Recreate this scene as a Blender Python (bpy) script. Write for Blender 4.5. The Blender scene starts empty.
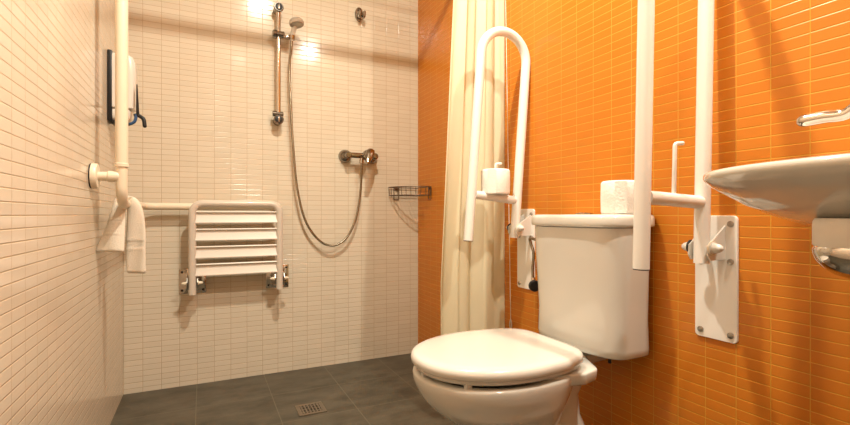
import bpy, bmesh, math, random
from mathutils import Vector, Matrix
random.seed(7)
PI = math.pi
sc = bpy.context.scene
COL = sc.collection

# ------------------------------------------------------------ camera, world, lamps, exposure
XL, XR, YB, YR, H = -0.327, 1.146, 2.470, -0.95, 2.50      # room shell (metres)
CAMZ = 0.817
cam_d = bpy.data.cameras.new('camera'); cam = bpy.data.objects.new('camera', cam_d); COL.objects.link(cam)
cam.location = (0, 0, CAMZ)
cam.rotation_euler = (PI/2, 0, -0.4496)
cam_d.sensor_width = 36.0
cam_d.lens = 459.17/850*36.0
cam_d.shift_y = 1.94/850
cam_d.clip_start = 0.02
sc.camera = cam
w = bpy.data.worlds.new('world'); sc.world = w; w.use_nodes = True
w.node_tree.nodes['Background'].inputs[0].default_value = (1, .82, .6, 1)
w.node_tree.nodes['Background'].inputs[1].default_value = 0.05
sc.view_settings.view_transform = 'Standard'
sc.view_settings.look = 'None'
sc.view_settings.gamma = 1
sc.view_settings.exposure = 0.0
sc.view_settings.use_curve_mapping = False
LAMPS = [((0.40, 1.08, H-0.012), 37), ((0.97, 0.20, H-0.012), 33), ((0.35, -0.40, H-0.012), 2.5)]  # last entry is an added fill lamp behind the camera
LAMP_COL = (1.0, 0.945, 0.79)
for p, e in LAMPS:
    ld = bpy.data.lights.new('downlight_lamp', 'AREA'); ld.shape = 'DISK'; ld.size = 0.06
    ld.energy = e; ld.color = LAMP_COL
    lo = bpy.data.objects.new('downlight_lamp', ld); lo.location = p; COL.objects.link(lo)

# ------------------------------------------------------------ materials
def mat(name, col, rough=.5, metal=0.0, coat=0.0, spec=.5, bump=None, ior=None, trans=0):
    m = bpy.data.materials.new(name); m.use_nodes = True
    nt = m.node_tree; b = nt.nodes['Principled BSDF']
    b.inputs['Base Color'].default_value = (*col, 1)
    b.inputs['Roughness'].default_value = rough
    b.inputs['Metallic'].default_value = metal
    b.inputs['Coat Weight'].default_value = coat
    b.inputs['Coat Roughness'].default_value = .05
    b.inputs['Specular IOR Level'].default_value = spec
    if ior: b.inputs['IOR'].default_value = ior
    if trans: b.inputs['Transmission Weight'].default_value = trans
    # subtle procedural tone variation and surface grain
    sc_, amt, st = bump or (18, .03, .02)
    tc = nt.nodes.new('ShaderNodeTexCoord'); nz = nt.nodes.new('ShaderNodeTexNoise')
    nz.inputs['Scale'].default_value = sc_; nz.inputs['Detail'].default_value = 3
    nt.links.new(tc.outputs['Object'], nz.inputs['Vector'])
    mx = nt.nodes.new('ShaderNodeMix'); mx.data_type = 'RGBA'
    mx.inputs[6].default_value = (*[c*(1-amt) for c in col], 1); mx.inputs[7].default_value = (*[min(1, c*(1+amt)) for c in col], 1)
    nt.links.new(nz.outputs['Fac'], mx.inputs[0]); nt.links.new(mx.outputs[2], b.inputs['Base Color'])
    if st > 0:
        bp = nt.nodes.new('ShaderNodeBump'); bp.inputs['Strength'].default_value = st; bp.inputs['Distance'].default_value = .005
        nt.links.new(nz.outputs['Fac'], bp.inputs['Height']); nt.links.new(bp.outputs[0], b.inputs['Normal'])
    return m

def tile_mat(name, axis, off_h, off_v, cw, rh, c1, c2, grout, mortar=.0010, rough=.13, tilt=.18, grough=.6, bstr=.6):
    """small glazed stacked tiles on a wall; axis = the horizontal room axis of the wall"""
    m = bpy.data.materials.new(name); m.use_nodes = True
    nt = m.node_tree; N = nt.nodes; L = nt.links; b = N['Principled BSDF']
    b.inputs['Specular IOR Level'].default_value = .32
    tc = N.new('ShaderNodeTexCoord'); sp = N.new('ShaderNodeSeparateXYZ'); L.new(tc.outputs['Object'], sp.inputs[0])
    cb = N.new('ShaderNodeCombineXYZ')
    ah = N.new('ShaderNodeMath'); ah.operation = 'ADD'; ah.inputs[1].default_value = off_h
    av = N.new('ShaderNodeMath'); av.operation = 'ADD'; av.inputs[1].default_value = off_v
    L.new(sp.outputs[axis], ah.inputs[0]); L.new(sp.outputs[2 if axis != 'F' else 1], av.inputs[0])
    L.new(ah.outputs[0], cb.inputs[0]); L.new(av.outputs[0], cb.inputs[1])
    br = N.new('ShaderNodeTexBrick'); br.offset = 0; br.squash = 1
    br.inputs['Scale'].default_value = 1; br.inputs['Brick Width'].default_value = cw; br.inputs['Row Height'].default_value = rh
    br.inputs['Mortar Size'].default_value = mortar; br.inputs['Mortar Smooth'].default_value = .25; br.inputs['Bias'].default_value = 0
    br.inputs['Color1'].default_value = (*c1, 1); br.inputs['Color2'].default_value = (*c2, 1); br.inputs['Mortar'].default_value = (*grout, 1)
    L.new(cb.outputs[0], br.inputs['Vector']); L.new(br.outputs['Color'], b.inputs['Base Color'])
    # glaze glossy, grout matt
    mr = N.new('ShaderNodeMapRange'); mr.inputs['To Min'].default_value = rough; mr.inputs['To Max'].default_value = grough
    L.new(br.outputs['Fac'], mr.inputs['Value']); L.new(mr.outputs[0], b.inputs['Roughness'])
    # relief: recessed joints, pillowed glaze, uneven setting
    br2 = N.new('ShaderNodeTexBrick'); br2.offset = 0
    for k, v in (('Scale', 1), ('Brick Width', cw), ('Row Height', rh), ('Mortar Size', mortar*2.2), ('Mortar Smooth', 1.0)): br2.inputs[k].default_value = v
    L.new(cb.outputs[0], br2.inputs['Vector'])
    nz = N.new('ShaderNodeTexNoise'); nz.inputs['Scale'].default_value = 9; nz.inputs['Detail'].default_value = 2; L.new(cb.outputs[0], nz.inputs['Vector'])
    inv = N.new('ShaderNodeMath'); inv.operation = 'MULTIPLY_ADD'; inv.inputs[1].default_value = -1; inv.inputs[2].default_value = 1
    L.new(br2.outputs['Fac'], inv.inputs[0])
    ml = N.new('ShaderNodeMath'); ml.operation = 'MULTIPLY_ADD'; ml.inputs[1].default_value = tilt
    L.new(nz.outputs['Fac'], ml.inputs[0]); L.new(inv.outputs[0], ml.inputs[2])
    bp = N.new('ShaderNodeBump'); bp.inputs['Strength'].default_value = bstr; bp.inputs['Distance'].default_value = .0012
    L.new(ml.outputs[0], bp.inputs['Height']); L.new(bp.outputs[0], b.inputs['Normal'])
    return m

CW, RH = .0748, .0256
VOFF = RH*10 - (.8145 % RH)
WH1, WH2, GR = (.735, .655, .53), (.70, .62, .495), (.52, .40, .25)
M_left = tile_mat('cream_tile_left', 1, 10*CW-(YB % CW), VOFF, CW, RH, WH1, WH2, GR)
M_back = tile_mat('cream_tile_back', 0, 10*CW-XL, VOFF, CW, RH, WH1, WH2, GR)
M_right = tile_mat('orange_tile', 1, 40*.0744-1.409, VOFF, .0744, RH, (.62, .205, .022), (.60, .190, .019), (.66, .34, .035), mortar=.0010, rough=.24, bstr=.45)
M_rear = tile_mat('cream_tile_rear', 0, 10*CW, VOFF, CW, RH, WH1, WH2, GR)

def floor_mat():
    m = bpy.data.materials.new('dark_slate_tile'); m.use_nodes = True
    nt = m.node_tree; N = nt.nodes; L = nt.links; b = N['Principled BSDF']
    tc = N.new('ShaderNodeTexCoord'); mp = N.new('ShaderNodeMapping')
    mp.inputs['Location'].default_value = (3.06+.028, 3.06-2.169+3.06, 0); L.new(tc.outputs['Object'], mp.inputs[0])
    br = N.new('ShaderNodeTexBrick'); br.offset = 0
    for k, v in (('Scale', 1), ('Brick Width', .306), ('Row Height', .306), ('Mortar Size', .0016), ('Mortar Smooth', .2)): br.inputs[k].default_value = v
    L.new(mp.outputs[0], br.inputs['Vector'])
    mp2 = N.new('ShaderNodeMapping'); mp2.inputs['Scale'].default_value = (1, 1.8, 1); L.new(tc.outputs['Object'], mp2.inputs[0])
    nz = N.new('ShaderNodeTexNoise'); nz.inputs['Scale'].default_value = 5.5; nz.inputs['Detail'].default_value = 7; nz.inputs['Roughness'].default_value = .62
    L.new(mp2.outputs[0], nz.inputs['Vector'])
    cr = N.new('ShaderNodeValToRGB'); cr.color_ramp.elements[0].position = .35; cr.color_ramp.elements[1].position = .7
    cr.color_ramp.elements[0].color = (.050, .043, .028, 1); cr.color_ramp.elements[1].color = (.115, .10, .070, 1)
    L.new(nz.outputs['Fac'], cr.inputs[0])
    mx = N.new('ShaderNodeMix'); mx.data_type = 'RGBA'; mx.inputs[7].default_value = (.15, .135, .09, 1)
    L.new(br.outputs['Fac'], mx.inputs[0]); L.new(cr.outputs[0], mx.inputs[6]); L.new(mx.outputs[2], b.inputs['Base Color'])
    b.inputs['Roughness'].default_value = .42
    bp = N.new('ShaderNodeBump'); bp.inputs['Strength'].default_value = .35; bp.inputs['Distance'].default_value = .004
    L.new(nz.outputs['Fac'], bp.inputs['Height']); L.new(bp.outputs[0], b.inputs['Normal'])
    return m
M_floor = floor_mat()
M_ceil = mat('white_ceiling_paint', (.72, .70, .66), .8, bump=(40, .02, .05))
M_ceramic = mat('white_ceramic', (.69, .66, .60), .09, coat=.6, bump=(3, .01, 0))
M_seatlid = mat('white_seat_plastic', (.73, .69, .63), .2, coat=.3, bump=(3, .01, 0))
M_white = mat('white_enamel_tube', (.86, .82, .77), .24, coat=.2, bump=(30, .01, .01))
M_cream = mat('cream_enamel_tube', (.84, .74, .58), .3, coat=.2, bump=(30, .015, .01))
M_seat = mat('cream_seat_plastic', (.78, .72, .64), .35, bump=(60, .02, .03))
M_chrome = mat('chrome', (.62, .58, .53), .08, 1.0, bump=(20, .02, 0))
M_dchrome = mat('chrome_dark_reflections', (.36, .32, .28), .10, 1.0, bump=(20, .02, 0))  # copy of the chrome with dark reflections put into its base colour
M_frame = mat('cream_grey_tube', (.68, .60, .51), .32, coat=.2, bump=(30, .015, .01))
M_wire = mat('dark_reflection_wire', (.20, .15, .11), .28, 1.0, bump=(60, .1, 0))  # dark coppery reflections of the wire painted into its base colour
M_steel = mat('brushed_steel', (.40, .37, .33), .3, 1.0, bump=(120, .08, .05))
M_hose = mat('metal_shower_hose', (.34, .30, .23), .25, 1.0, bump=(300, .15, .3))
M_black = mat('black_plastic', (.006, .006, .007), .45, bump=(60, .1, .02))
M_dark = mat('dark_fitting_and_shade', (.02, .018, .016), .6, bump=(60, .1, .02))  # dark fittings, and the painted shade under the drain grate
M_blue = mat('blue_plastic', (.03, .09, .22), .35, bump=(60, .1, .02))
M_paper = mat('toilet_paper', (.88, .84, .78), .95, bump=(160, .03, .35))
M_card = mat('brown_card', (.22, .14, .08), .9, bump=(80, .1, .1))
M_towel = mat('cream_terry_cloth', (.86, .78, .66), .95, bump=(450, .08, .7))
M_grate = mat('grate_steel', (.34, .30, .25), .35, 1.0, bump=(120, .1, .05))
M_clear = mat('clear_plastic', (.95, .93, .9), .08, trans=.85, ior=1.45, bump=(20, .01, 0))
M_cord = mat('white_cord', (.85, .82, .76), .6, bump=(300, .05, .1))
def curtain_mat():
    m = bpy.data.materials.new('cream_curtain_cloth'); m.use_nodes = True
    nt = m.node_tree; N = nt.nodes; L = nt.links; b = N['Principled BSDF']
    tc = N.new('ShaderNodeTexCoord'); nz = N.new('ShaderNodeTexNoise'); nz.inputs['Scale'].default_value = 7; nz.inputs['Detail'].default_value = 4
    L.new(tc.outputs['Object'], nz.inputs['Vector'])
    cr = N.new('ShaderNodeValToRGB'); cr.color_ramp.elements[0].color = (.94, .88, .66, 1); cr.color_ramp.elements[1].color = (.96, .91, .74, 1)
    L.new(nz.outputs['Fac'], cr.inputs[0]); L.new(cr.outputs[0], b.inputs['Base Color'])
    b.inputs['Roughness'].default_value = .55
    tr = N.new('ShaderNodeBsdfTranslucent'); L.new(cr.outputs[0], tr.inputs[0])
    ms = N.new('ShaderNodeMixShader'); ms.inputs[0].default_value = .5
    L.new(b.outputs[0], ms.inputs[1]); L.new(tr.outputs[0], ms.inputs[2]); L.new(ms.outputs[0], N['Material Output'].inputs['Surface'])
    bp = N.new('ShaderNodeBump'); bp.inputs['Strength'].default_value = .25; bp.inputs['Distance'].default_value = .01
    L.new(nz.outputs['Fac'], bp.inputs['Height']); L.new(bp.outputs[0], b.inputs['Normal'])
    return m
M_curtain = curtain_mat()
M_glow = bpy.data.materials.new('lamp_glass'); M_glow.use_nodes = True
_b = M_glow.node_tree.nodes['Principled BSDF']; _b.inputs['Emission Color'].default_value = (*LAMP_COL, 1); _b.inputs['Emission Strength'].default_value = 12

# ------------------------------------------------------------ helpers
def obj(name, bm, m, parent=None, smooth=True, angle=40):
    me = bpy.data.meshes.new(name)
    bmesh.ops.recalc_face_normals(bm, faces=bm.faces[:])
    if smooth:
        for f in bm.faces: f.smooth = True
        for e in bm.edges:
            if len(e.link_faces) == 2 and e.calc_face_angle(0) > math.radians(angle): e.smooth = False
    bm.to_mesh(me); bm.free(); me.materials.append(m)
    o = bpy.data.objects.new(name, me); COL.objects.link(o)
    if parent is not None:
        o.parent = parent
        o.matrix_parent_inverse = Matrix.Translation(-Vector(parent_loc(parent)))
    return o
def parent_loc(p):
    return p.location if p.parent is None else p.parent.location * 0
def thing(name, label, cat, loc, group=None):
    o = bpy.data.objects.new(name, None); COL.objects.link(o); o.location = loc
    o.empty_display_size = .05
    return tag(o, label, cat, group)
def tag(o, label, cat, group=None):
    o['label'] = label; o['category'] = cat
    if group: o['group'] = group
    return o
def struct(o): o['kind'] = 'structure'; return o

def box(bm, lo, hi, bev=0, seg=2):
    lo, hi = Vector(lo), Vector(hi)
    r = bmesh.ops.create_cube(bm, size=1, matrix=Matrix.Translation((lo+hi)/2) @ Matrix.Diagonal((*(hi-lo), 1)))
    if bev:
        es = list({e for v in r['verts'] for e in v.link_edges})
        bmesh.ops.bevel(bm, geom=es, offset=bev, segments=seg, affect='EDGES', profile=.5)
    return bm
def loft(bm, rings, cap0=True, cap1=True, closed=True):
    vs = [[bm.verts.new(p) for p in r] for r in rings]
    n = len(rings[0])
    for a, b in zip(vs[:-1], vs[1:]):
        for i in range(n if closed else n-1):
            j = (i+1) % n
            bm.faces.new((a[i], a[j], b[j], b[i]))
    if cap0 and closed: bm.faces.new(vs[0][::-1])
    if cap1 and closed: bm.faces.new(vs[-1])
    return bm
def fillet(pts, r, n=8):
    """round the inner corners of a polyline; r a number or one per corner"""
    pts = [Vector(p) for p in pts]; out = [pts[0]]
    for i in range(1, len(pts)-1):
        rr = r[i-1] if isinstance(r, (list, tuple)) else r
        a, b, c = pts[i-1], pts[i], pts[i+1]
        u = (a-b).normalized(); v = (c-b).normalized()
        ang = u.angle(v)
        if rr <= 0 or ang > PI-.01: out.append(b); continue
        d = rr/math.tan(ang/2); cen = b + (u+v).normalized()*(rr/math.sin(ang/2))
        s, e = b+u*d-cen, b+v*d-cen
        tot = s.angle(e); ax = s.cross(e).normalized()
        for k in range(n+1):
            out.append(cen + Matrix.Rotation(tot*k/n, 3, ax) @ s)
    out.append(pts[-1]); return out
def smoothpath(P, n=12):
    P = [Vector(p) for p in P]; P = [P[0]*2-P[1]] + P + [P[-1]*2-P[-2]]; out = []
    for i in range(1, len(P)-2):
        a, b, c, d = P[i-1:i+3]
        for k in range(n):
            t = k/n
            out.append(.5*((2*b)+(c-a)*t+(2*a-5*b+4*c-d)*t*t+(3*b-a-3*c+d)*t**3))
    out.append(P[-2]); return out
def tube(bm, pts, r, n=20, caps=True, rounded=0):
    pts = [Vector(p) for p in pts]
    T = []
    for i in range(len(pts)):
        a = pts[max(0, i-1)]; b = pts[min(len(pts)-1, i+1)]
        T.append((b-a).normalized())
    up = Vector((0, 0, 1)) if abs(T[0].z) < .9 else Vector((1, 0, 0))
    nrm = (up - T[0]*up.dot(T[0])).normalized()
    rings = []
    rr = r if isinstance(r, (list, tuple)) else [r]*len(pts)
    seq = []
    for i, p in enumerate(pts):
        if i: nrm = (nrm - T[i]*nrm.dot(T[i])).normalized()
        seq.append((p, T[i], nrm.copy(), rr[i]))
    if rounded:
        p, t, nn, q = seq[-1]
        seq += [(p+t*q*rounded*math.sin(a), t, nn, q*math.cos(a)) for a in (.4, .8, 1.15, 1.45)]
        p, t, nn, q = seq[0]
        seq = [(p-t*q*rounded*math.sin(a), t, nn, q*math.cos(a)) for a in (1.45, 1.15, .8, .4)] + seq
    for p, t, nn, q in seq:
        b = t.cross(nn)
        rings.append([p + (nn*math.cos(2*PI*k/n) + b*math.sin(2*PI*k/n))*q for k in range(n)])
    return loft(bm, rings, caps, caps)
def lathe(bm, origin, axis, prof, n=32, cap0=True, cap1=True):
    """prof: list of (distance along axis, radius)"""
    o = Vector(origin); ax = Vector(axis).normalized()
    up = Vector((0, 0, 1)) if abs(ax.z) < .9 else Vector((1, 0, 0))
    u = (up-ax*up.dot(ax)).normalized(); v = ax.cross(u)
    rings = [[o+ax*d+(u*math.cos(2*PI*k/n)+v*math.sin(2*PI*k/n))*max(r, 1e-5) for k in range(n)] for d, r in prof]
    return loft(bm, rings, cap0, cap1)
NB = bmesh.new
def screw(parent, p, axis, r=.006, name='screw', m=None):
    bm = NB(); lathe(bm, p, axis, [(-.002, r*.98), (.001, r), (.003, r*.9), (.0042, r*.45), (.0042, .0001)], 16)
    return obj(name, bm, m or M_steel, parent)

# ------------------------------------------------------------ room shell
T = .08
def slab(name, lo, hi, m):
    o = obj(name, box(NB(), lo, hi), m, smooth=False); return struct(o)
slab('floor', (XL-T, YR-T, -T), (XR+T, YB+T, 0), M_floor)
slab('ceiling', (XL-T, YR-T, H), (XR+T, YB+T, H+T), M_ceil)
slab('wall_left', (XL-T, YR-T, 0), (XL, YB+T, H), M_left)
slab('wall_right', (XR, YR-T, 0), (XR+T, YB+T, H), M_right)
slab('wall_back', (XL, YB, 0), (XR, YB+T, H), M_back)
slab('wall_rear', (XL, YR-T, 0), (XR, YR, H), M_rear)

M_wood = mat('added_dark_door', (.10, .055, .03), .45, bump=(6, .3, .1))  # unseen dark door, added to darken what the chrome reflects
d = struct(obj('added_door_1', box(NB(), (.02, YR, .005), (.88, YR+.035, 2.05), .003), M_wood, smooth=False))
bm = NB(); tube(bm, fillet([(.80, YR+.035, 1.02), (.80, YR+.085, 1.02), (.69, YR+.085, 1.02)], .01), .009, 16); obj('added_door_handle', bm, M_steel, d)
# ------------------------------------------------------------ ceiling downlights, the last one an added fill
DL = ['round ceiling downlight above the shower side of the room', 'round ceiling downlight above the toilet by the orange wall', 'unseen fill lamp added at the rear of the room']
for (p, e), lab in zip(LAMPS, DL):
    t = thing('ceiling_downlight', lab, 'light', (p[0], p[1], H), 'ceiling downlights')
    bm = NB(); o = (p[0], p[1], H)
    lathe(bm, o, (0, 0, -1), [(0, .055), (.006, .055), (.009, .050), (.006, .041), (0.001, .040)], 32, cap1=False)
    obj('trim_ring', bm, M_chrome, t)
    obj('lamp_glass', lathe(NB(), o, (0, 0, -1), [(0, .038), (.002, .038), (.003, .03)], 32), M_glow, t)

# ------------------------------------------------------------ toilet
TY = 1.06
def plan(uf, ub, hw, z, p=2.3, pb=3.2, n=56, cu=None, taper=0):
    """egg shaped plan: uf/ub distance from the orange wall of the front tip and of the back, hw half width"""
    c = cu if cu is not None else ub + (uf-ub)*.42
    out = []
    for k in range(n):
        a = 2*PI*k/n; ca, sa = math.cos(a), math.sin(a)
        if ca >= 0: u = c + (uf-c)*abs(ca)**(2/p); v = hw*abs(sa)**(2/p)*(1 if sa >= 0 else -1)
        else: u = c - (c-ub)*abs(ca)**(2/pb); v = hw*abs(sa)**(2/pb)*(1 if sa >= 0 else -1)*(1-taper*((c-u)/(c-ub))**2)
        out.append(Vector((XR-u, TY+v, z)))
    return out
toilet = thing('toilet', 'white ceramic close-coupled toilet with closed lid against the orange tiled wall', 'toilet', (XR-.35, TY, 0))
bm = NB()
BOWL = [(0, .46, .13, .115, 2.6, .30), (.02, .46, .13, .115, 2.6, .30), (.06, .445, .15, .105, 2.6, .30), (.12, .43, .18, .092, 2.4, .30),
        (.17, .45, .21, .094, 2.3, .32), (.21, .482, .235, .110, 2.2, .35), (.25, .528, .25, .132, 2.15, .38), (.275, .562, .25, .148, 2.1, .40), (.30, .594, .245, .160, 2.1, .41),
        (.32, .616, .24, .170, 2.1, .42), (.34, .632, .23, .175, 2.1, .42), (.36, .643, .22, .181, 2.1, .43), (.38, .651, .21, .185, 2.1, .43), (.394, .652, .205, .186, 2.1, .43), (.400, .650, .205, .184, 2.1, .43), (.403, .642, .21, .178, 2.1, .43)]
rings = []
for i in range(len(BOWL)-1):
    p0, p1, p2, p3 = [BOWL[max(0, min(len(BOWL)-1, q))] for q in (i-1, i, i+1, i+2)]
    for k in range(3):
        t = k/3
        z, uf, ub, hw, p, cu = [.5*(2*b+(c-a)*t+(2*a-5*b+4*c-d)*t*t+(3*b-a-3*c+d)*t**3) for a, b, c, d in zip(p0, p1, p2, p3)]
        rings.append(plan(uf, ub, hw, z, p, 2.6, cu=cu))
z, uf, ub, hw, p, cu = BOWL[-1]; rings.append(plan(uf, ub, hw, z, p, 2.6, cu=cu))
for z, uf, ub, hw in [(.402, .622, .25, .158), (.392, .606, .27, .145), (.36, .59, .28, .132), (.31, .54, .30, .10), (.27, .46, .33, .05)]: rings.append(plan(uf, ub, hw, z, 2.1, 2.4, cu=.43))
loft(bm, rings)
obj('bowl', bm, M_ceramic, toilet, angle=60)
# platform that carries the cistern, waisted towards the wall
bm = NB()
def shelf(z, g=0):
    pts = [(.04+g, -.05+g), (.14, -.06+g), (.165, -.085+g), (.203, -.164+g), (.26-g, -.178+g), (.40-g, -.15+g)]
    pts = pts + [(u, -v) for u, v in pts[::-1]]
    P = fillet([(XR-u, TY+v, z) for u, v in pts + [pts[0]]][0:], [.02, .03, .03, .02, .05, .05, .02, .03, .03, .02, .01], 5)
    return P
loft(bm, [shelf(.360, .040), shelf(.368, .022), shelf(.376, .008), shelf(.382, .002), shelf(.402, 0), shelf(.406, .001), shelf(.408, .004)])
obj('cistern_platform', bm, M_ceramic, toilet, angle=60)
bm = NB()
tr = []
for z, u0, u1, hw in [(0, .10, .32, .115), (.03, .10, .32, .115), (.12, .11, .31, .105), (.18, .12, .31, .09), (.24, .145, .30, .07), (.30, .15, .30, .07), (.36, .135, .32, .095)]:
    tr.append(plan(u1, u0, hw, z, 2.8, 2.8, cu=(u0+u1)/2))
loft(bm, tr); obj('trapway', bm, M_ceramic, toilet, angle=60)
# seat ring and lid
bm = NB()
def seatplan(g, z): return plan(.657-g, .214+g*.6, .190-g, z, 2.12, 6.5, cu=.41, taper=.22)
loft(bm, [seatplan(.035, .414), seatplan(.020, .410), seatplan(.014, .412), seatplan(.012, .418), seatplan(.012, .4265)])
seat_o = obj('seat', bm, M_seatlid, toilet, angle=60)
for uv in ((.655, 0.0), (.60, -.12), (.60, .12)):
    b2 = NB(); box(b2, (XR-uv[0]+.012, TY+uv[1]-.006, .402), (XR-uv[0]+.03, TY+uv[1]+.006, .414), .002)
    obj('buffer', b2, M_seatlid, seat_o)
bm = NB()
loft(bm, [seatplan(.012, .4265), seatplan(.003, .425), seatplan(0, .428), seatplan(-.001, .438), seatplan(.002, .447), seatplan(.010, .4515), seatplan(.03, .4535), seatplan(.09, .455), seatplan(.16, .4555)])
lid_o = obj('lid', bm, M_seatlid, toilet, angle=60)
for v in (-.08, .08):
    obj('hinge', tube(NB(), [(XR-.222, TY+v-.02, .428), (XR-.222, TY+v+.02, .428)], .009, 16), M_chrome, toilet)
# cistern
def tank(z, g, hw=.178, uf=.193, ub=.012):
    """flat against the wall, bowed front with soft corners"""
    n = 48; out = []
    uf = uf - .016*max(0, min(1, (.78-z)/.36)); off = -.008
    for k in range(n):
        a = 2*PI*k/n; ca, sa = math.cos(a), math.sin(a)
        if ca >= 0:
            u = .10 + (uf-g-.10)*abs(ca)**(2/2.6); v = (hw-g)*abs(sa)**(2/3.0)
        else:
            u = .10 - (.10-ub)*abs(ca)**(2/9); v = (hw-g)*abs(sa)**(2/9)
        out.append(Vector((XR-u, TY+off+(v if sa >= 0 else -v), z)))
    return out
bm = NB()
loft(bm, [tank(.420, .018), tank(.422, .009), tank(.427, .004), tank(.445, .003), tank(.52, .007), tank(.66, .003), tank(.775, 0), tank(.779, 0), tank(.781, .006)])
obj('cistern', bm, M_ceramic, toilet, angle=60)
bm = NB()
loft(bm, [tank(.7815, .003, .184, .200, .004), tank(.784, -.003, .184, .200, .004), tank(.79, -.004, .184, .200, .004), tank(.806, -.004, .184, .200, .004), tank(.813, -.001, .184, .200, .004), tank(.8165, .006, .184, .200, .004), tank(.8175, .016, .184, .200, .01)])
obj('cistern_lid', bm, M_ceramic, toilet, angle=60)
b2 = NB(); lathe(b2, (1.056, 1.06, .8175), (0, 0, 1), [(0, .026), (.003, .026), (.0045, .022), (.003, .0205), (.0055, .018), (.006, .001)], 32)
obj('flush_button', b2, M_chrome, toilet)
for v in (-.05, .07):
    obj('fixing_bolt', tube(NB(), [(XR-.07, TY+v-.03, .38), (XR-.07, TY+v-.03, .431)], .005, 12), M_dark, toilet)

# flexible supply pipe with its valve
t = thing('toilet_water_valve', 'chrome angle valve with black knob on the orange wall behind the toilet', 'valve', (XR, 1.362, .555))
obj('wall_rose', lathe(NB(), (XR, 1.362, .555), (-1, 0, 0), [(0, .026), (.004, .025), (.009, .012), (.009, .001)], 24), M_chrome, t)
bm = NB(); tube(bm, [(XR-.006, 1.362, .555), (XR-.055, 1.362, .555)], .009, 16); tube(bm, [(XR-.035, 1.362, .553), (XR-.035, 1.372, .58)], .008, 14)
obj('valve_body', bm, M_chrome, t)
bm = NB(); lathe(bm, (XR-.045, 1.362, .555), (-.35, -.93, 0), [(0, .006), (.012, .007), (.013, .018), (.016, .021), (.026, .021), (.030, .018), (.031, .001)], 20)
obj('knob', bm, M_black, t)
hp = smoothpath([(XR-.035, 1.373, .58), (XR-.033, 1.376, .62), (XR-.032, 1.372, .67), (XR-.036, 1.384, .71), (XR-.045, 1.374, .728), (XR-.055, 1.31, .722), (XR-.06, 1.262, .72)], 8)
t = tag(obj('toilet_supply_hose', tube(NB(), hp, .0055, 12), M_hose), 'thin braided metal hose running up from the valve to the cistern', 'hose')

# ------------------------------------------------------------ fold-up grab bars beside the toilet
def grab_bar(yc, xp, zp, zcross, lean, plate_y, plate_z, label, sep=.21, top=1.533, zend=.705):
    t = thing('folding_grab_bar', label, 'grab bar', (XR, plate_y, plate_z[0]), 'fold-up grab bars either side of the toilet')
    rot = lambda x, z: (xp + (x)*math.cos(lean) + (z-zp)*math.sin(lean), yc, zp + (z-zp)*math.cos(lean) - x*math.sin(lean))
    R = sep/2
    pts = [rot(0, zp-.038)]; pts.append(rot(0, top-R-.0175))
    for k in range(1, 25):
        a = PI*k/24; pts.append(rot(-R+R*math.cos(a), top-R-.0175+R*math.sin(a)))
    pts.append(rot(-sep, zend))
    obj('bar', tube(NB(), pts, .0175, 28), M_white, t, angle=60)
    e = Vector(rot(-sep, zend)); d = (Vector(rot(-sep, zend-.1))-e).normalized()
    obj('end_cap', lathe(NB(), e, d, [(0, .0172), (.0012, .0172), (.0024, .0165), (.003, .012)], 24), M_dark, t)
    cr = obj('cross_bar', tube(NB(), [rot(-sep+.015, zcross), rot(-.012, zcross-.004)], .0158, 24), M_white, t)
    s = rot(-sep*.5, zcross)
    sx = s[0]
    sp = fillet([(sx, yc, zcross+.005), (sx+.004, yc, zcross+.132), (sx+.026, yc-.004, zcross+.134)], .007, 6)
    obj('paper_spindle', tube(NB(), sp, .0048, 14, rounded=.6), M_white, t)
    # wall plate
    z0, z1 = plate_z
    def rr(x, g):
        c = [(plate_y-.052+g, z0+g), (plate_y+.052-g, z0+g), (plate_y+.052-g, z1-g), (plate_y-.052+g, z1-g)]
        out = []
        for (cy_, cz_), a0 in zip(c, (PI, 1.5*PI, 0, .5*PI)):
            sy = 1 if cy_ < plate_y else -1; sz = 1 if cz_ < (z0+z1)/2 else -1
            out += [Vector((x, cy_+sy*.010+.010*math.cos(a0+PI/2*k/6), cz_+sz*.010+.010*math.sin(a0+PI/2*k/6))) for k in range(7)]
        return out
    bm = NB(); loft(bm, [rr(XR, 0), rr(XR-.005, 0), rr(XR-.006, .001)])
    pl = obj('wall_plate', bm, M_white, t, angle=30)
    for dy in (-.037, .037):
        for z in (z0+.018, zp-.034, z1-.02):
            screw(pl, (XR-.0062, plate_y+dy, z), (-1, 0, 0), .0078)
    # two ears with the pivot between
    for sgn in (-1, 1):
        yo = yc + sgn*.0235
        prof = [(XR-.006, zp+.053), (xp+.002, zp+.017), (xp-.014, zp+.006), (xp-.015, zp-.018), (xp-.006, zp-.030), (XR-.006, zp-.029)]
        bm = NB()
        loft(bm, [[Vector((x, yo-.002, z)) for x, z in prof], [Vector((x, yo+.002, z)) for x, z in prof]])
        obj('bracket_ear', bm, M_seatlid, t, smooth=False)
        bm = NB(); lathe(bm, (xp, yo+sgn*.002, zp), (0, sgn, 0), [(0, .015), (.004, .015), (.005, .0125), (.010, .0120), (.019, .009), (.024, .005), (.026, .0005)], 24)
        cap = obj('pivot_cap', bm, M_seatlid, t)
        obj('washer', lathe(NB(), (xp, yo+sgn*.0015, zp), (0, sgn, 0), [(0, .0175), (.0035, .0175), (.0035, .012)], 24), M_dark if sgn > 0 else M_cream, cap)
    return t
grab_bar(.711, 1.088, .737, .850, math.radians(1.6), .711, (.508, .814),
         'white fold-up grab bar, raised, between the cistern and the washbasin', zend=.690)
grab_bar(1.44, 1.080, .765, .875, math.radians(4.6), 1.455, (.525, .838),
         'white fold-up grab bar, raised, in front of the curtain, holding a paper roll', zend=.705, sep=.206, top=1.522)

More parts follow.
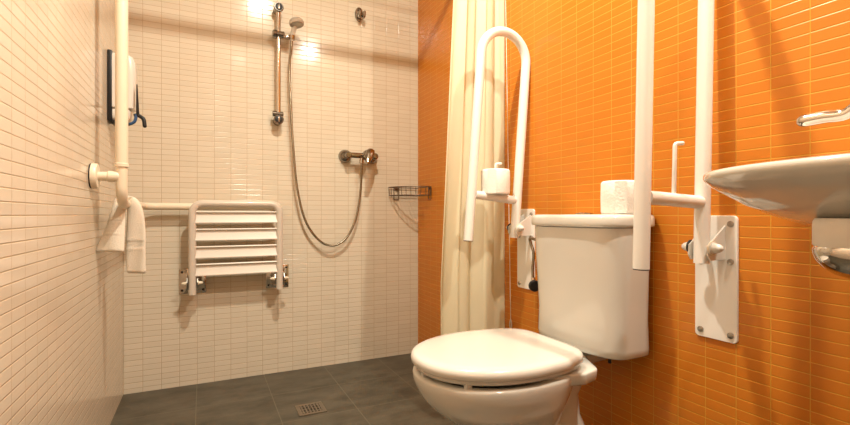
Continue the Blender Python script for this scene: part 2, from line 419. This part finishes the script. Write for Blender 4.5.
# ------------------------------------------------------------ toilet rolls
def toilet_roll(c, label, r=.052, h=.095, lean=0, rc=.021):
    c = Vector(c)
    t = thing('toilet_roll', label, 'toilet roll', c, 'toilet rolls')
    ax = Vector((math.sin(lean), 0, math.cos(lean)))
    prof = [(0.002, rc), (0, rc+.002), (0, r-.004), (.002, r-.001), (.008, r), (h*.5, r+.0006), (h-.006, r), (h-.001, r-.003), (h, r-.006), (h, rc+.002), (h-.002, rc), (h*.5, rc), (.002, rc)]
    bm = NB(); lathe(bm, c, ax, prof, 48, False, False)
    # loose outer sheet edge
    obj('paper', bm, M_paper, t, angle=50)
    bm = NB(); lathe(bm, c, ax, [(.001, rc), (.001, rc-.0012), (h-.001, rc-.0012), (h-.001, rc), (.001, rc)], 32, False, False)
    obj('card_core', bm, M_card, t)
    a0 = 3.6
    rows = []
    for k in range(9):
        a = a0 + k*.07; rr = r + .0006 + .0011*(k/8)
        rows.append([c+Vector((math.cos(a)*rr, math.sin(a)*rr, z)) for z in (.003, h*.3, h*.6, h-.003)])
    rows2 = [[p + (p-Vector((c.x, c.y, p.z))).normalized()*.0006 for p in q] for q in rows]
    bm = NB(); loft(bm, [a+b[::-1] for a, b in zip(rows, rows2)])
    obj('loose_sheet', bm, M_paper, t)
    return t
toilet_roll((.9885, 1.44, .8915), 'white toilet roll on the cross bar spindle of the grab bar by the curtain', r=.054, h=.094)
toilet_roll((1.062, .928, .8178), 'white toilet roll standing on the cistern lid', r=.053, h=.093)

# ------------------------------------------------------------ washbasin
basin = thing('washbasin', 'white ceramic wall-hung washbasin on the orange wall, seen from below', 'washbasin', (XR, .22, .80))
def bas(z, s, dip=0, n=64, inner=False):
    """accessible basin plan; s scales from the wall mid point"""
    cy, out = .205, []
    for k in range(n):
        a = 2*PI*k/n; ca, sa = math.cos(a), math.sin(a)
        u = .235 + (.30 if ca > 0 else .235)*abs(ca)**(2/2.7 if ca > 0 else 2/8)*(1 if ca > 0 else -1)
        v = .300*abs(sa)**(2/(2.7 if ca > 0 else 5))*(1 if sa > 0 else -1)
        u = u*s if not inner else .27 + (u-.27)*s
        out.append(Vector((XR-max(u, 0.001), cy+v*s, z)))
    return out
bm = NB()
loft(bm, [bas(.780, .34), bas(.782, .45), bas(.788, .57), bas(.799, .69), bas(.814, .79), bas(.831, .872), bas(.848, .935), bas(.860, .975), bas(.869, .996), bas(.873, 1.0), bas(.878, .999), bas(.881, .992),
          bas(.884, .93, inner=True), bas(.868, .86, inner=True), bas(.835, .72, inner=True), bas(.812, .45, inner=True), bas(.807, .12, inner=True)])
obj('bowl', bm, M_ceramic, basin, angle=70)
bm = NB(); c = (.75, .274)
lathe(bm, (c[0], c[1], .812), (0, 0, -1), [(0, .054), (.004, .056), (.010, .0565), (.034, .0565), (.036, .055)], 40)
obj('trap_collar', bm, M_seat, basin)
bm = NB(); lathe(bm, (c[0], c[1], .776), (0, 0, -1), [(0, .055), (.004, .057), (.010, .0565), (.018, .054), (.028, .047), (.036, .035), (.041, .020), (.042, .001)], 40)
obj('trap_bottle', bm, M_chrome, basin)
bm = NB(); tube(bm, [(c[0]+.04, c[1]-.02, .77), (XR, c[1]-.06, .77)], .016, 20); obj('waste_pipe', bm, M_chrome, basin)
# tap
fc = thing('basin_tap', 'chrome lever tap above the washbasin', 'tap', (1.0, .215, .885))
bm = NB(); lathe(bm, (1.0, .215, .884), (0, 0, 1), [(0, .027), (.004, .027), (.008, .023), (.07, .021), (.085, .022), (.095, .018), (.099, .008), (.10, .001)], 32)
obj('tap_body', bm, M_chrome, fc)
obj('spout', tube(NB(), fillet([(.99, .215, .925), (.87, .215, .945), (.865, .215, .92)], .012), .012, 20), M_chrome, fc)
bm = NB()
lp = smoothpath([(1.0, .215, .985), (.992, .29, 1.005), (.986, .36, 1.008), (.984, .392, .988), (.983, .42, .988), (.982, .452, .987)], 6)
lr = [.0075]*len(lp)
for i in range(len(lr)): lr[i] = .0085 + .0030*min(1, i/len(lr))
tube(bm, lp, lr, 20, rounded=1)
obj('lever', bm, M_chrome, fc)

# ------------------------------------------------------------ shower grab rail (upright on the left wall, leg round the corner)
RX, RZ, RY = -.243, .8535, 2.415
rail = thing('shower_grab_rail', 'cream tubular grab rail with tall upright turning round the shower corner', 'grab rail', (XL, 1.8, RZ))
obj('upright', tube(NB(), [(RX, 1.80, .975), (RX, 1.80, 1.86)], .0185, 28), M_cream, rail)
obj('elbow_rail', tube(NB(), fillet([(RX, 1.80, .985), (RX, 1.80, RZ), (RX, RY, RZ), (.335, RY, RZ), (.335, YB-.004, RZ)], [.055, .06, .035], 10), .0165, 28), M_cream, rail)
bm = NB(); lathe(bm, (RX, 1.80, .972), (0, 0, 1), [(0, .0172), (.002, .0205), (.012, .0205), (.014, .0187)], 28); obj('joint_collar', bm, M_cream, rail)
bm = NB(); tube(bm, [(XL+.014, 1.80, .941), (RX-.004, 1.80, .941)], .015, 24); lathe(bm, (XL+.045, 1.80, .941), (1, 0, 0), [(0, .015), (.003, .018), (.03, .018), (.036, .015)], 24)
obj('wall_arm', bm, M_cream, rail)
def flange(p, ax, r=.041):
    f = obj('flange', lathe(NB(), p, ax, [(.004, r), (.016, r), (.020, r-.003), (.021, .017)], 36), M_cream, rail)
    obj('gasket', lathe(NB(), p, ax, [(0, r-.001), (.004, r-.001), (.0045, r-.01)], 36), M_black, f)
flange((XL, 1.80, .941), (1, 0, 0)); flange((XL, 1.80, 1.80), (1, 0, 0)); flange((.335, YB, RZ), (0, -1, 0), .026)
bm = NB(); tube(bm, [(XL+.014, 1.80, 1.80), (RX-.004, 1.80, 1.80)], .015, 24); obj('wall_arm', bm, M_cream, rail)
obj('end_cap', lathe(NB(), (RX, 1.80, 1.86), (0, 0, 1), [(0, .0185), (.004, .017), (.006, .01)], 24), M_cream, rail)

# cloth hung over the rail
P = smoothpath([(-.286, 1.862, .690), (-.279, 1.868, .735), (-.270, 1.876, .790), (-.263, 1.884, .835), (-.256, 1.890, .868), (-.241, 1.890, .877), (-.227, 1.886, .868), (-.217, 1.880, .838), (-.212, 1.878, .77), (-.210, 1.876, .69), (-.208, 1.872, .612)], 14)
S = [0]
for a, b in zip(P[:-1], P[1:]): S.append(S[-1]+(b-a).length)
rings = []; tot = S[-1]
wd = Vector((.90, -.43, 0)).normalized()
for i, p in enumerate(P):
    s = S[i]; tt = s/tot
    t_ = (P[min(i+1, len(P)-1)]-P[max(i-1, 0)]).normalized()
    nrm = wd.cross(t_).normalized()
    hwid = (.047 - .029*min(1, s/.16)) if s < .2 else (.018 + .015*min(1, (s-.2)/.16)**.6)
    th = .0085
    for c0 in (.062, .072, .100, .110, tot-.075, tot-.085, tot-.118, tot-.128):
        th += .0026*math.exp(-((s-c0)/.0022)**2)
    if .085 < tot-s < .118: th += .0012*(1 if int((tot-s)/.0075) % 2 else -1)
    e = min(s, tot-s); q = math.sqrt(max(.02, 1-(1-min(1, e/.008))**2))
    ring = []
    for k in range(28):
        a = 2*PI*k/28; ca, sa = math.cos(a), math.sin(a)
        wv = hwid*(1 if q > .9 else .86+.14*q)*abs(ca)**.6*(1 if ca > 0 else -1); tv = th*q*abs(sa)**.8*(1 if sa > 0 else -1)
        tv += .004*math.sin(wv*90+tt*9)
        ring.append(p + wd*wv + nrm*tv)
    rings.append(ring)
bm = NB(); loft(bm, rings)
tag(obj('hand_towel', bm, M_towel, angle=80), 'folded cream towel with woven band draped over the corner grab rail', 'towel')

# ------------------------------------------------------------ soap dispenser
sd = thing('soap_dispenser', 'white lever soap dispenser with black back plate on the cream left wall', 'dispenser', (XL, 2.12, 1.165))
obj('back_plate', box(NB(), (XL, 2.075, 1.172), (XL+.016, 2.165, 1.440), .004), M_black, sd)
bm = NB()
rs = []
def rrect(x0, x1, y0, y1, z, r=.02):
    P = fillet([(x0, y0, z), (x1, y0, z), (x1, y1, z), (x0, y1, z)], [r, r], 6)
    return P
for z, x1, g in [(1.222, .082, .004), (1.226, .086, 0), (1.25, .088, 0), (1.36, .091, 0), (1.405, .088, 0), (1.423, .082, .001), (1.431, .072, .005)]:
    rs.append(rrect(XL+.014, XL+x1, 2.078+g, 2.162-g, z))
loft(bm, rs); obj('casing', bm, M_seatlid, sd)
bm = NB()
rs = [rrect(XL+.014, XL+x1, 2.084+g, 2.156-g, z, .012) for z, x1, g in [(1.176, .055, .01), (1.180, .066, .004), (1.19, .072, 0), (1.216, .074, 0), (1.221, .070, .003)]]
loft(bm, rs); obj('lower_body', bm, M_seat, sd)
obj('base_lip', box(NB(), (XL+.010, 2.080, 1.164), (XL+.040, 2.160, 1.176), .003), M_black, sd)
lv = smoothpath([(XL+.097, 2.07, 1.315), (XL+.098, 2.072, 1.26), (XL+.099, 2.078, 1.205), (XL+.106, 2.08, 1.197), (XL+.118, 2.078, 1.186), (XL+.122, 2.076, 1.160)], 8)
obj('push_lever', tube(NB(), lv, [.0022+.005*min(1, i/22) for i in range(len(lv))], 14, rounded=1), M_black, sd)
lv = smoothpath([(XL+.094, 2.08, 1.20), (XL+.088, 2.08, 1.175), (XL+.07, 2.085, 1.164), (XL+.055, 2.09, 1.166)], 8)
obj('nozzle', tube(NB(), lv[:17], .0055, 14, rounded=1), M_blue, sd); obj('nozzle_tip', tube(NB(), lv[16:], .0062, 14, rounded=1), M_black, sd)
obj('lever_pivot', tube(NB(), [(XL+.086, 2.085, 1.20), (XL+.102, 2.08, 1.203)], .006, 12), M_black, sd)

# ------------------------------------------------------------ folding shower seat
seat = thing('folding_shower_seat', 'cream slatted shower seat folded up against the tiled back wall', 'shower seat', (.15, YB, .43))
SY, SXL, SXR, SZ0, SZ1 = 2.372, -.046, .341, .457, .884
obj('frame', tube(NB(), fillet([(SXL, SY, SZ0-.01), (SXL, SY, SZ1-.016), (SXR, SY, SZ1-.016), (SXR, SY, SZ0-.01)], .045, 10), .0165, 28), M_frame, seat)
for k in range(4):
    zt = .832 - k*.0815
    prof = [(SY-.020, zt), (SY-.020, zt-.0035), (SY+.002, zt-.007), (SY-.002, zt-.020), (SY-.013, zt-.050), (SY-.015, zt-.055), (SY-.010, zt-.057), (SY+.010, zt-.020), (SY+.014, zt)]
    prof = [(SY-.006, zt), (SY-.0085, zt-.004), (SY+.004, zt-.010), (SY+.003, zt-.017), (SY-.012, zt-.052), (SY-.011, zt-.056), (SY-.004, zt-.056), (SY+.012, zt-.016), (SY+.013, zt)]
    bm = NB(); loft(bm, [[Vector((x, y, z)) for y, z in prof] for x in (SXL+.012, SXR-.012)])
    obj('slat', bm, M_seat, seat, angle=30)
for xc, x0, x1 in ((SXL, -.104, .012), (SXR, .289, .400)):
    bp = obj('hinge_plate', box(NB(), (x0, YB-.004, .440), (x1, YB, .556), .0015), M_chrome, seat)
    for sx in (x0+.012, x1-.012):
        for sz in (.455, .542): screw(bp, (sx, YB-.004, sz), (0, -1, 0), .0058, m=M_dark)
    for s in (-1, 1):
        prof = [(YB-.004, .455), (YB-.004, .535), (SY-.002, .525), (SY-.014, .505), (SY-.010, .475)]
        xo = xc + s*.0215
        bm = NB(); loft(bm, [[Vector((xo-.0015, y, z)) for y, z in prof], [Vector((xo+.0015, y, z)) for y, z in prof]])
        obj('hinge_cheek', bm, M_steel, seat, smooth=False)
        bm = NB(); lathe(bm, (xo+s*.0015, SY, .500), (s, 0, 0), [(0, .011), (.003, .011), (.004, .008), (.012, .0075), (.020, .005), (.022, .001)], 20)
        obj('pivot_cap', bm, M_cream, seat)

# ------------------------------------------------------------ shower set
BX, BY = .343, 2.425
sr = thing('shower_riser_rail', 'chrome upright riser rail with end brackets on the cream back wall', 'shower rail', (BX, YB, 1.30))
obj('rail', tube(NB(), [(BX, BY, 1.292), (BX, BY, 1.868)], .012, 24), M_chrome, sr)
for z in (1.866, 1.297):
    fb = NB(); lathe(fb, (BX, YB, z), (0, -1, 0), [(0, .021), (.006, .020), (.012, .016), (.035, .016), (.038, .023), (.050, .0245), (.060, .0245), (.064, .021)], 28)
    br_ = obj('end_bracket', fb, M_dchrome, sr)
    obj('bracket_cover', lathe(NB(), (BX, YB-.0625, z), (0, -1, 0), [(0, .0185), (.002, .0185), (.003, .0165)], 24), M_black, br_)
    b2 = NB(); box(b2, (BX-.003, YB-.068, z-.014), (BX+.003, YB-.062, z+.014), .001); obj('cover_bar', b2, M_chrome, br_)
bm = NB(); lathe(bm, (BX-.030, BY, 1.327), (1, 0, 0), [(0, .004), (.002, .0135), (.05, .0135), (.054, .010)], 24)
obj('soap_clamp', bm, M_dchrome, sr)
# sliding handset holder
HZ = 1.730
sh = thing('handset_holder', 'chrome sliding handset holder clamped on the riser rail', 'shower holder', (BX, BY, HZ-.02))
bm = NB(); lathe(bm, (BX-.030, BY, HZ), (1, 0, 0), [(0, .014), (.003, .021), (.018, .0225), (.020, .019), (.056, .020), (.06, .015)], 24); obj('clamp', bm, M_dchrome, sh)
bm = NB(); box(bm, (BX+.020, BY-.034, HZ-.022), (BX+.075, BY-.006, HZ-.008), .004)
lathe(bm, (BX+.062, BY-.028, HZ-.026), (0, 0, 1), [(0, .010), (0, .014), (.022, .016), (.022, .0118), (0, .010)], 24, False, False)
obj('arm', bm, M_dchrome, sh)
# handset
hs = thing('shower_handset', 'white shower handset with grey spray face in the chrome holder', 'shower head', (BX+.062, BY-.028, HZ-.03))
b0 = Vector((BX+.060, BY-.028, HZ-.030))
hpth = smoothpath([b0, b0+Vector((.004, -.004, .03)), b0+Vector((.012, -.016, .065)), b0+Vector((.018, -.026, .085))], 8)
obj('handle', tube(NB(), hpth, [.0085+.004*min(1, i/14) for i in range(len(hpth))], 20), M_seatlid, hs)
hc = b0+Vector((.020, -.030, .082)); ax = Vector((.12, -.16, -1)).normalized()
bm = NB(); lathe(bm, hc-ax*.028, ax, [(0, .001), (.002, .014), (.008, .026), (.018, .035), (.028, .0375), (.036, .036), (.038, .033)], 36); obj('head', bm, M_seatlid, hs)
bm = NB(); lathe(bm, hc+ax*.0095, ax, [(0, .033), (.004, .030), (.006, .020), (.004, .014), (.006, .008), (.007, .001)], 36); obj('spray_face', bm, M_steel, hs)
# mixer
mx_ = thing('shower_mixer', 'chrome single-lever shower mixer on two wall roses', 'shower mixer', (.777, YB, 1.135))
MZ, MY = 1.137, 2.405
for x in (.702, .852):
    bm = NB(); lathe(bm, (x, YB, MZ), (0, -1, 0), [(0, .037), (.010, .036), (.022, .030), (.032, .018), (.065, .017), (.078, .017), (.083, .012)], 32); obj('wall_rose', bm, M_dchrome, mx_)
bm = NB(); tube(bm, [(.702, MY, MZ), (.852, MY, MZ)], .0155, 24); obj('body', bm, M_dchrome, mx_)
bm = NB(); lathe(bm, (.800, MY+.01, MZ), (0, -1, .15), [(0, .024), (.04, .025), (.055, .021), (.062, .012), (.063, .001)], 28); obj('cartridge_housing', bm, M_dchrome, mx_)
bm = NB()
rs = []
for p, a, b_ in [((.812, MY-.045, MZ+.034), .012, .008), ((.810, MY-.052, MZ+.024), .024, .013), ((.805, MY-.060, MZ+.002), .025, .012), ((.794, MY-.072, MZ-.022), .017, .009), ((.784, MY-.080, MZ-.044), .014, .007), ((.780, MY-.083, MZ-.054), .009, .004)]:
    rs.append([Vector(p)+Vector((a*math.cos(2*PI*k/20), -b_*math.sin(2*PI*k/20), .2*b_*math.sin(2*PI*k/20))) for k in range(20)])
loft(bm, rs); obj('lever', bm, M_dchrome, mx_)
obj('hose_outlet', lathe(NB(), (.777, MY, MZ-.010), (0, 0, -1), [(0, .010), (.012, .010), (.012, .0125), (.032, .0125), (.034, .009)], 18), M_chrome, mx_)
# hose
hy = 2.425
def bk(px, py, y=hy):           # only used to read the hanging line of the hose as room coordinates
    u = (px-425)/459.17; c, s = math.cos(.4496), math.sin(.4496)
    x = y*(c*u+s)/(c-s*u); Z = s*x+c*y
    return (x, y, CAMZ+(214.44-py)/459.17*Z)
hpts = [b0+Vector((0, 0, .004)), b0+Vector((.001, .003, -.02)), bk(289.6, 70), bk(291, 110), bk(293.4, 150), bk(297.5, 190), bk(306, 222), bk(320, 241), bk(334, 245.5), bk(347, 237), bk(356, 218), bk(360.3, 192), (.777, MY, MZ-.060), (.777, MY, MZ-.038)]
hh = smoothpath(hpts, 16)
ds = 0; rr_ = []
for i, p in enumerate(hh):
    rr_.append(.0062)
t = tag(obj('shower_hose', tube(NB(), hh, rr_, 14), M_hose), 'metal shower hose looping from the handset down to the mixer', 'hose')

# robe hook
RHX, RHZ = .782, 1.932
t = thing('robe_hook', 'small chrome robe hook high on the cream back wall', 'hook', (RHX, YB, RHZ))
bm = NB()
def oval(a, b, y, zc=0): return [Vector((RHX+a*math.cos(2*PI*k/28), y, RHZ+zc+b*math.sin(2*PI*k/28))) for k in range(28)]
loft(bm, [oval(.024, .040, YB), oval(.024, .040, YB-.006), oval(.020, .036, YB-.011), oval(.008, .02, YB-.013)])
obj('back_plate', bm, M_dchrome, t)
for dx in (-.009, .009):
    hk = smoothpath([(RHX+dx*.6, YB-.010, RHZ+.012), (RHX+dx, YB-.030, RHZ-.004), (RHX+dx*1.2, YB-.040, RHZ-.026), (RHX+dx*1.3, YB-.056, RHZ-.028), (RHX+dx*1.3, YB-.064, RHZ-.008)], 8)
    obj('prong', tube(NB(), hk, .008, 14, rounded=1), M_dchrome, t)

# corner wire basket
wb = thing('corner_wire_basket', 'quarter-round wire soap basket in the shower corner', 'basket', (XR, YB, .92))
R_, ZT, ZB = .178, .972, .925
cx, cy = XR-.012, YB-.012
def arc(r, z, n=24): return [(cx-r*math.cos(PI/2*k/n), cy-r*math.sin(PI/2*k/n), z) for k in range(n+1)]
def quarter(r, z): return fillet([(cx, cy, z)]+arc(r, z)+[(cx, cy, z)], 0)
bm = NB(); tube(bm, arc(R_, ZT), .0025, 10); tube(bm, [(cx-R_, cy, ZT), (cx, cy, ZT), (cx, cy-R_, ZT)], .0025, 10); obj('top_rim', bm, M_wire, wb)
bm = NB(); tube(bm, arc(R_-.004, ZB), .0023, 10); tube(bm, [(cx-R_, cy, ZB), (cx, cy, ZB), (cx, cy-R_, ZB)], .0023, 10)
for k in range(1, 9):
    a = PI/2*k/9
    d = R_*k/9
    tube(bm, [(cx-d, cy, ZB), (cx-d, cy-math.sqrt(max(0, (R_-.004)**2-d*d)), ZB)], .0016, 8)
obj('base_grid', bm, M_wire, wb)
for k in range(0, 11):
    a = PI/2*k/10
    bm = NB(); tube(bm, [(cx-R_*math.cos(a), cy-R_*math.sin(a), ZT), (cx-(R_-.004)*math.cos(a), cy-(R_-.004)*math.sin(a), ZB)], .0017, 8); obj('side_wire', bm, M_wire, wb)
for p in ((cx-R_+.035, cy), ):
    bm = NB(); tube(bm, fillet([(p[0], YB-.004, ZT), (p[0], YB-.004, ZB-.022), (p[0]+.030, YB-.004, ZB-.022), (p[0]+.030, YB-.004, ZT)], .004, 3), .0026, 8); obj('wall_hanger', bm, M_wire, wb)
bm = NB(); tube(bm, fillet([(XR-.004, cy-R_+.04, ZT), (XR-.004, cy-R_+.04, ZB-.022), (XR-.004, cy-R_+.010, ZB-.022), (XR-.004, cy-R_+.010, ZT)], .004, 3), .0026, 8); obj('wall_hanger', bm, M_wire, wb)
for p, ax in (((cx-R_+.05, YB, ZT-.006), (0, -1, 0)), ((XR, cy-R_+.025, ZT-.006), (-1, 0, 0))):
    obj('fixing_boss', lathe(NB(), p, ax, [(0, .010), (.010, .010), (.013, .006)], 16), M_wire, wb)

# ------------------------------------------------------------ curtain rod and curtain
CY, CZ = 1.60, 2.196
rod = thing('curtain_rod', 'white shower curtain rod spanning from wall to wall above the frame', 'curtain rod', (XR, CY, CZ))
obj('rod', tube(NB(), [(XL+.004, CY, CZ), (XR-.004, CY, CZ)], .0115, 20), M_white, rod)
for x, s in ((XL, 1), (XR, -1)):
    obj('rod_flange', lathe(NB(), (x, CY, CZ), (s, 0, 0), [(0, .030), (.006, .030), (.02, .018), (.022, .0115)], 28), M_white, rod)
cur = thing('shower_curtain', 'cream shower curtain gathered against the orange wall beside the shower', 'curtain', (1.0, CY, .06))
bm = NB()
NU, NV = 150, 40
z_top, z_bot = 2.155, .075
grid = []
for j in range(NV+1):
    f = j/NV; z = z_top + (z_bot-z_top)*f
    x0 = .899 - .008*f - .062*max(0, min(1, (1.75-z)/1.2)); x1 = 1.135
    row = []
    for i in range(NU+1):
        g = i/NU
        warp = g + .035*math.sin(7*g+1.3+f*1.2)*g*(1-g)*4*.4
        ph = 2*PI*(2.6*warp) + .5*math.sin(2.2*f+3*g)
        amp = (.008 + .012*f**.7)*(.45+.55*math.sin(2.6*g*PI+.4)**2)
        x = x0 + (x1-x0)*g + .006*math.sin(2*ph+.6)
        y = CY + amp*math.sin(ph) + .0035*math.sin(2.3*ph+4*f) - .012*f
        x = min(x, XR-.006)
        row.append(bm.verts.new((x, y, z)))
    grid.append(row)
for a, b in zip(grid[:-1], grid[1:]):
    for i in range(NU): bm.faces.new((a[i], a[i+1], b[i+1], b[i]))
co = obj('cloth', bm, M_curtain, cur, angle=180)
so = co.modifiers.new('solid', 'SOLIDIFY'); so.thickness = .0012
for k in range(8):
    x = .925 + k*.026
    bm = NB(); tube(bm, [(x, CY+.026*math.sin(2*PI*q/20), CZ-.014+.030*math.cos(2*PI*q/20)) for q in range(21)], .0022, 8, caps=False)
    obj('ring', bm, M_white, cur)

# emergency pull cord
pc = thing('emergency_pull_cord', 'thin white pull cord hanging between the curtain and the orange wall', 'pull cord', (1.125, 1.55, H))
obj('cord', tube(NB(), [(1.112, 1.548, H), (1.113, 1.548, 1.7), (1.136, 1.545, .385)], .0012, 10), M_cord, pc)
obj('ceiling_rose', lathe(NB(), (1.108, 1.548, H), (0, 0, -1), [(0, .035), (.01, .035), (.018, .02), (.02, .004)], 28), M_white, pc)
bm = NB(); lp = [(1.136+.0*q, 1.545+.0075*math.sin(2*PI*q/24)*(.75-.25*math.cos(2*PI*q/24)), .367+.018*math.cos(2*PI*q/24)) for q in range(25)]
tube(bm, lp, .0026, 10, caps=False); obj('pull_loop', bm, M_seatlid, pc)

# ------------------------------------------------------------ floor drain
fd = thing('floor_drain', 'square metal floor drain grate set in the dark floor tiles', 'drain', (.406, 1.945, 0))
bm = NB(); dx, dy, hw = .406, 1.945, .056
for lo, hi in (((-hw, -hw), (hw, -hw+.016)), ((-hw, hw-.016), (hw, hw)), ((-hw, -hw+.016), (-hw+.016, hw-.016)), ((hw-.016, -hw+.016), (hw, hw-.016))):
    box(bm, (dx+lo[0], dy+lo[1], 0), (dx+hi[0], dy+hi[1], .003))
obj('drain_frame', bm, M_grate, fd, smooth=False)
obj('drain_shade', box(NB(), (dx-.0405, dy-.0405, 0), (dx+.0405, dy+.0405, .0006)), M_dark, fd, smooth=False)  # flat dark sheet, shade below the grate put into its colour
bm = NB()
for k in range(6):
    x = dx-.034+k*.0136
    box(bm, (x-.0032, dy-.040, .0006), (x+.0032, dy+.040, .003))
for k in (-1, 0, 1): box(bm, (dx-.040, dy+k*.027-.003, .0006), (dx+.040, dy+k*.027+.003, .0028))
obj('grate', bm, M_grate, fd, smooth=False)
screw(fd, (dx, dy, .003), (0, 0, 1), .004, m=M_chrome)
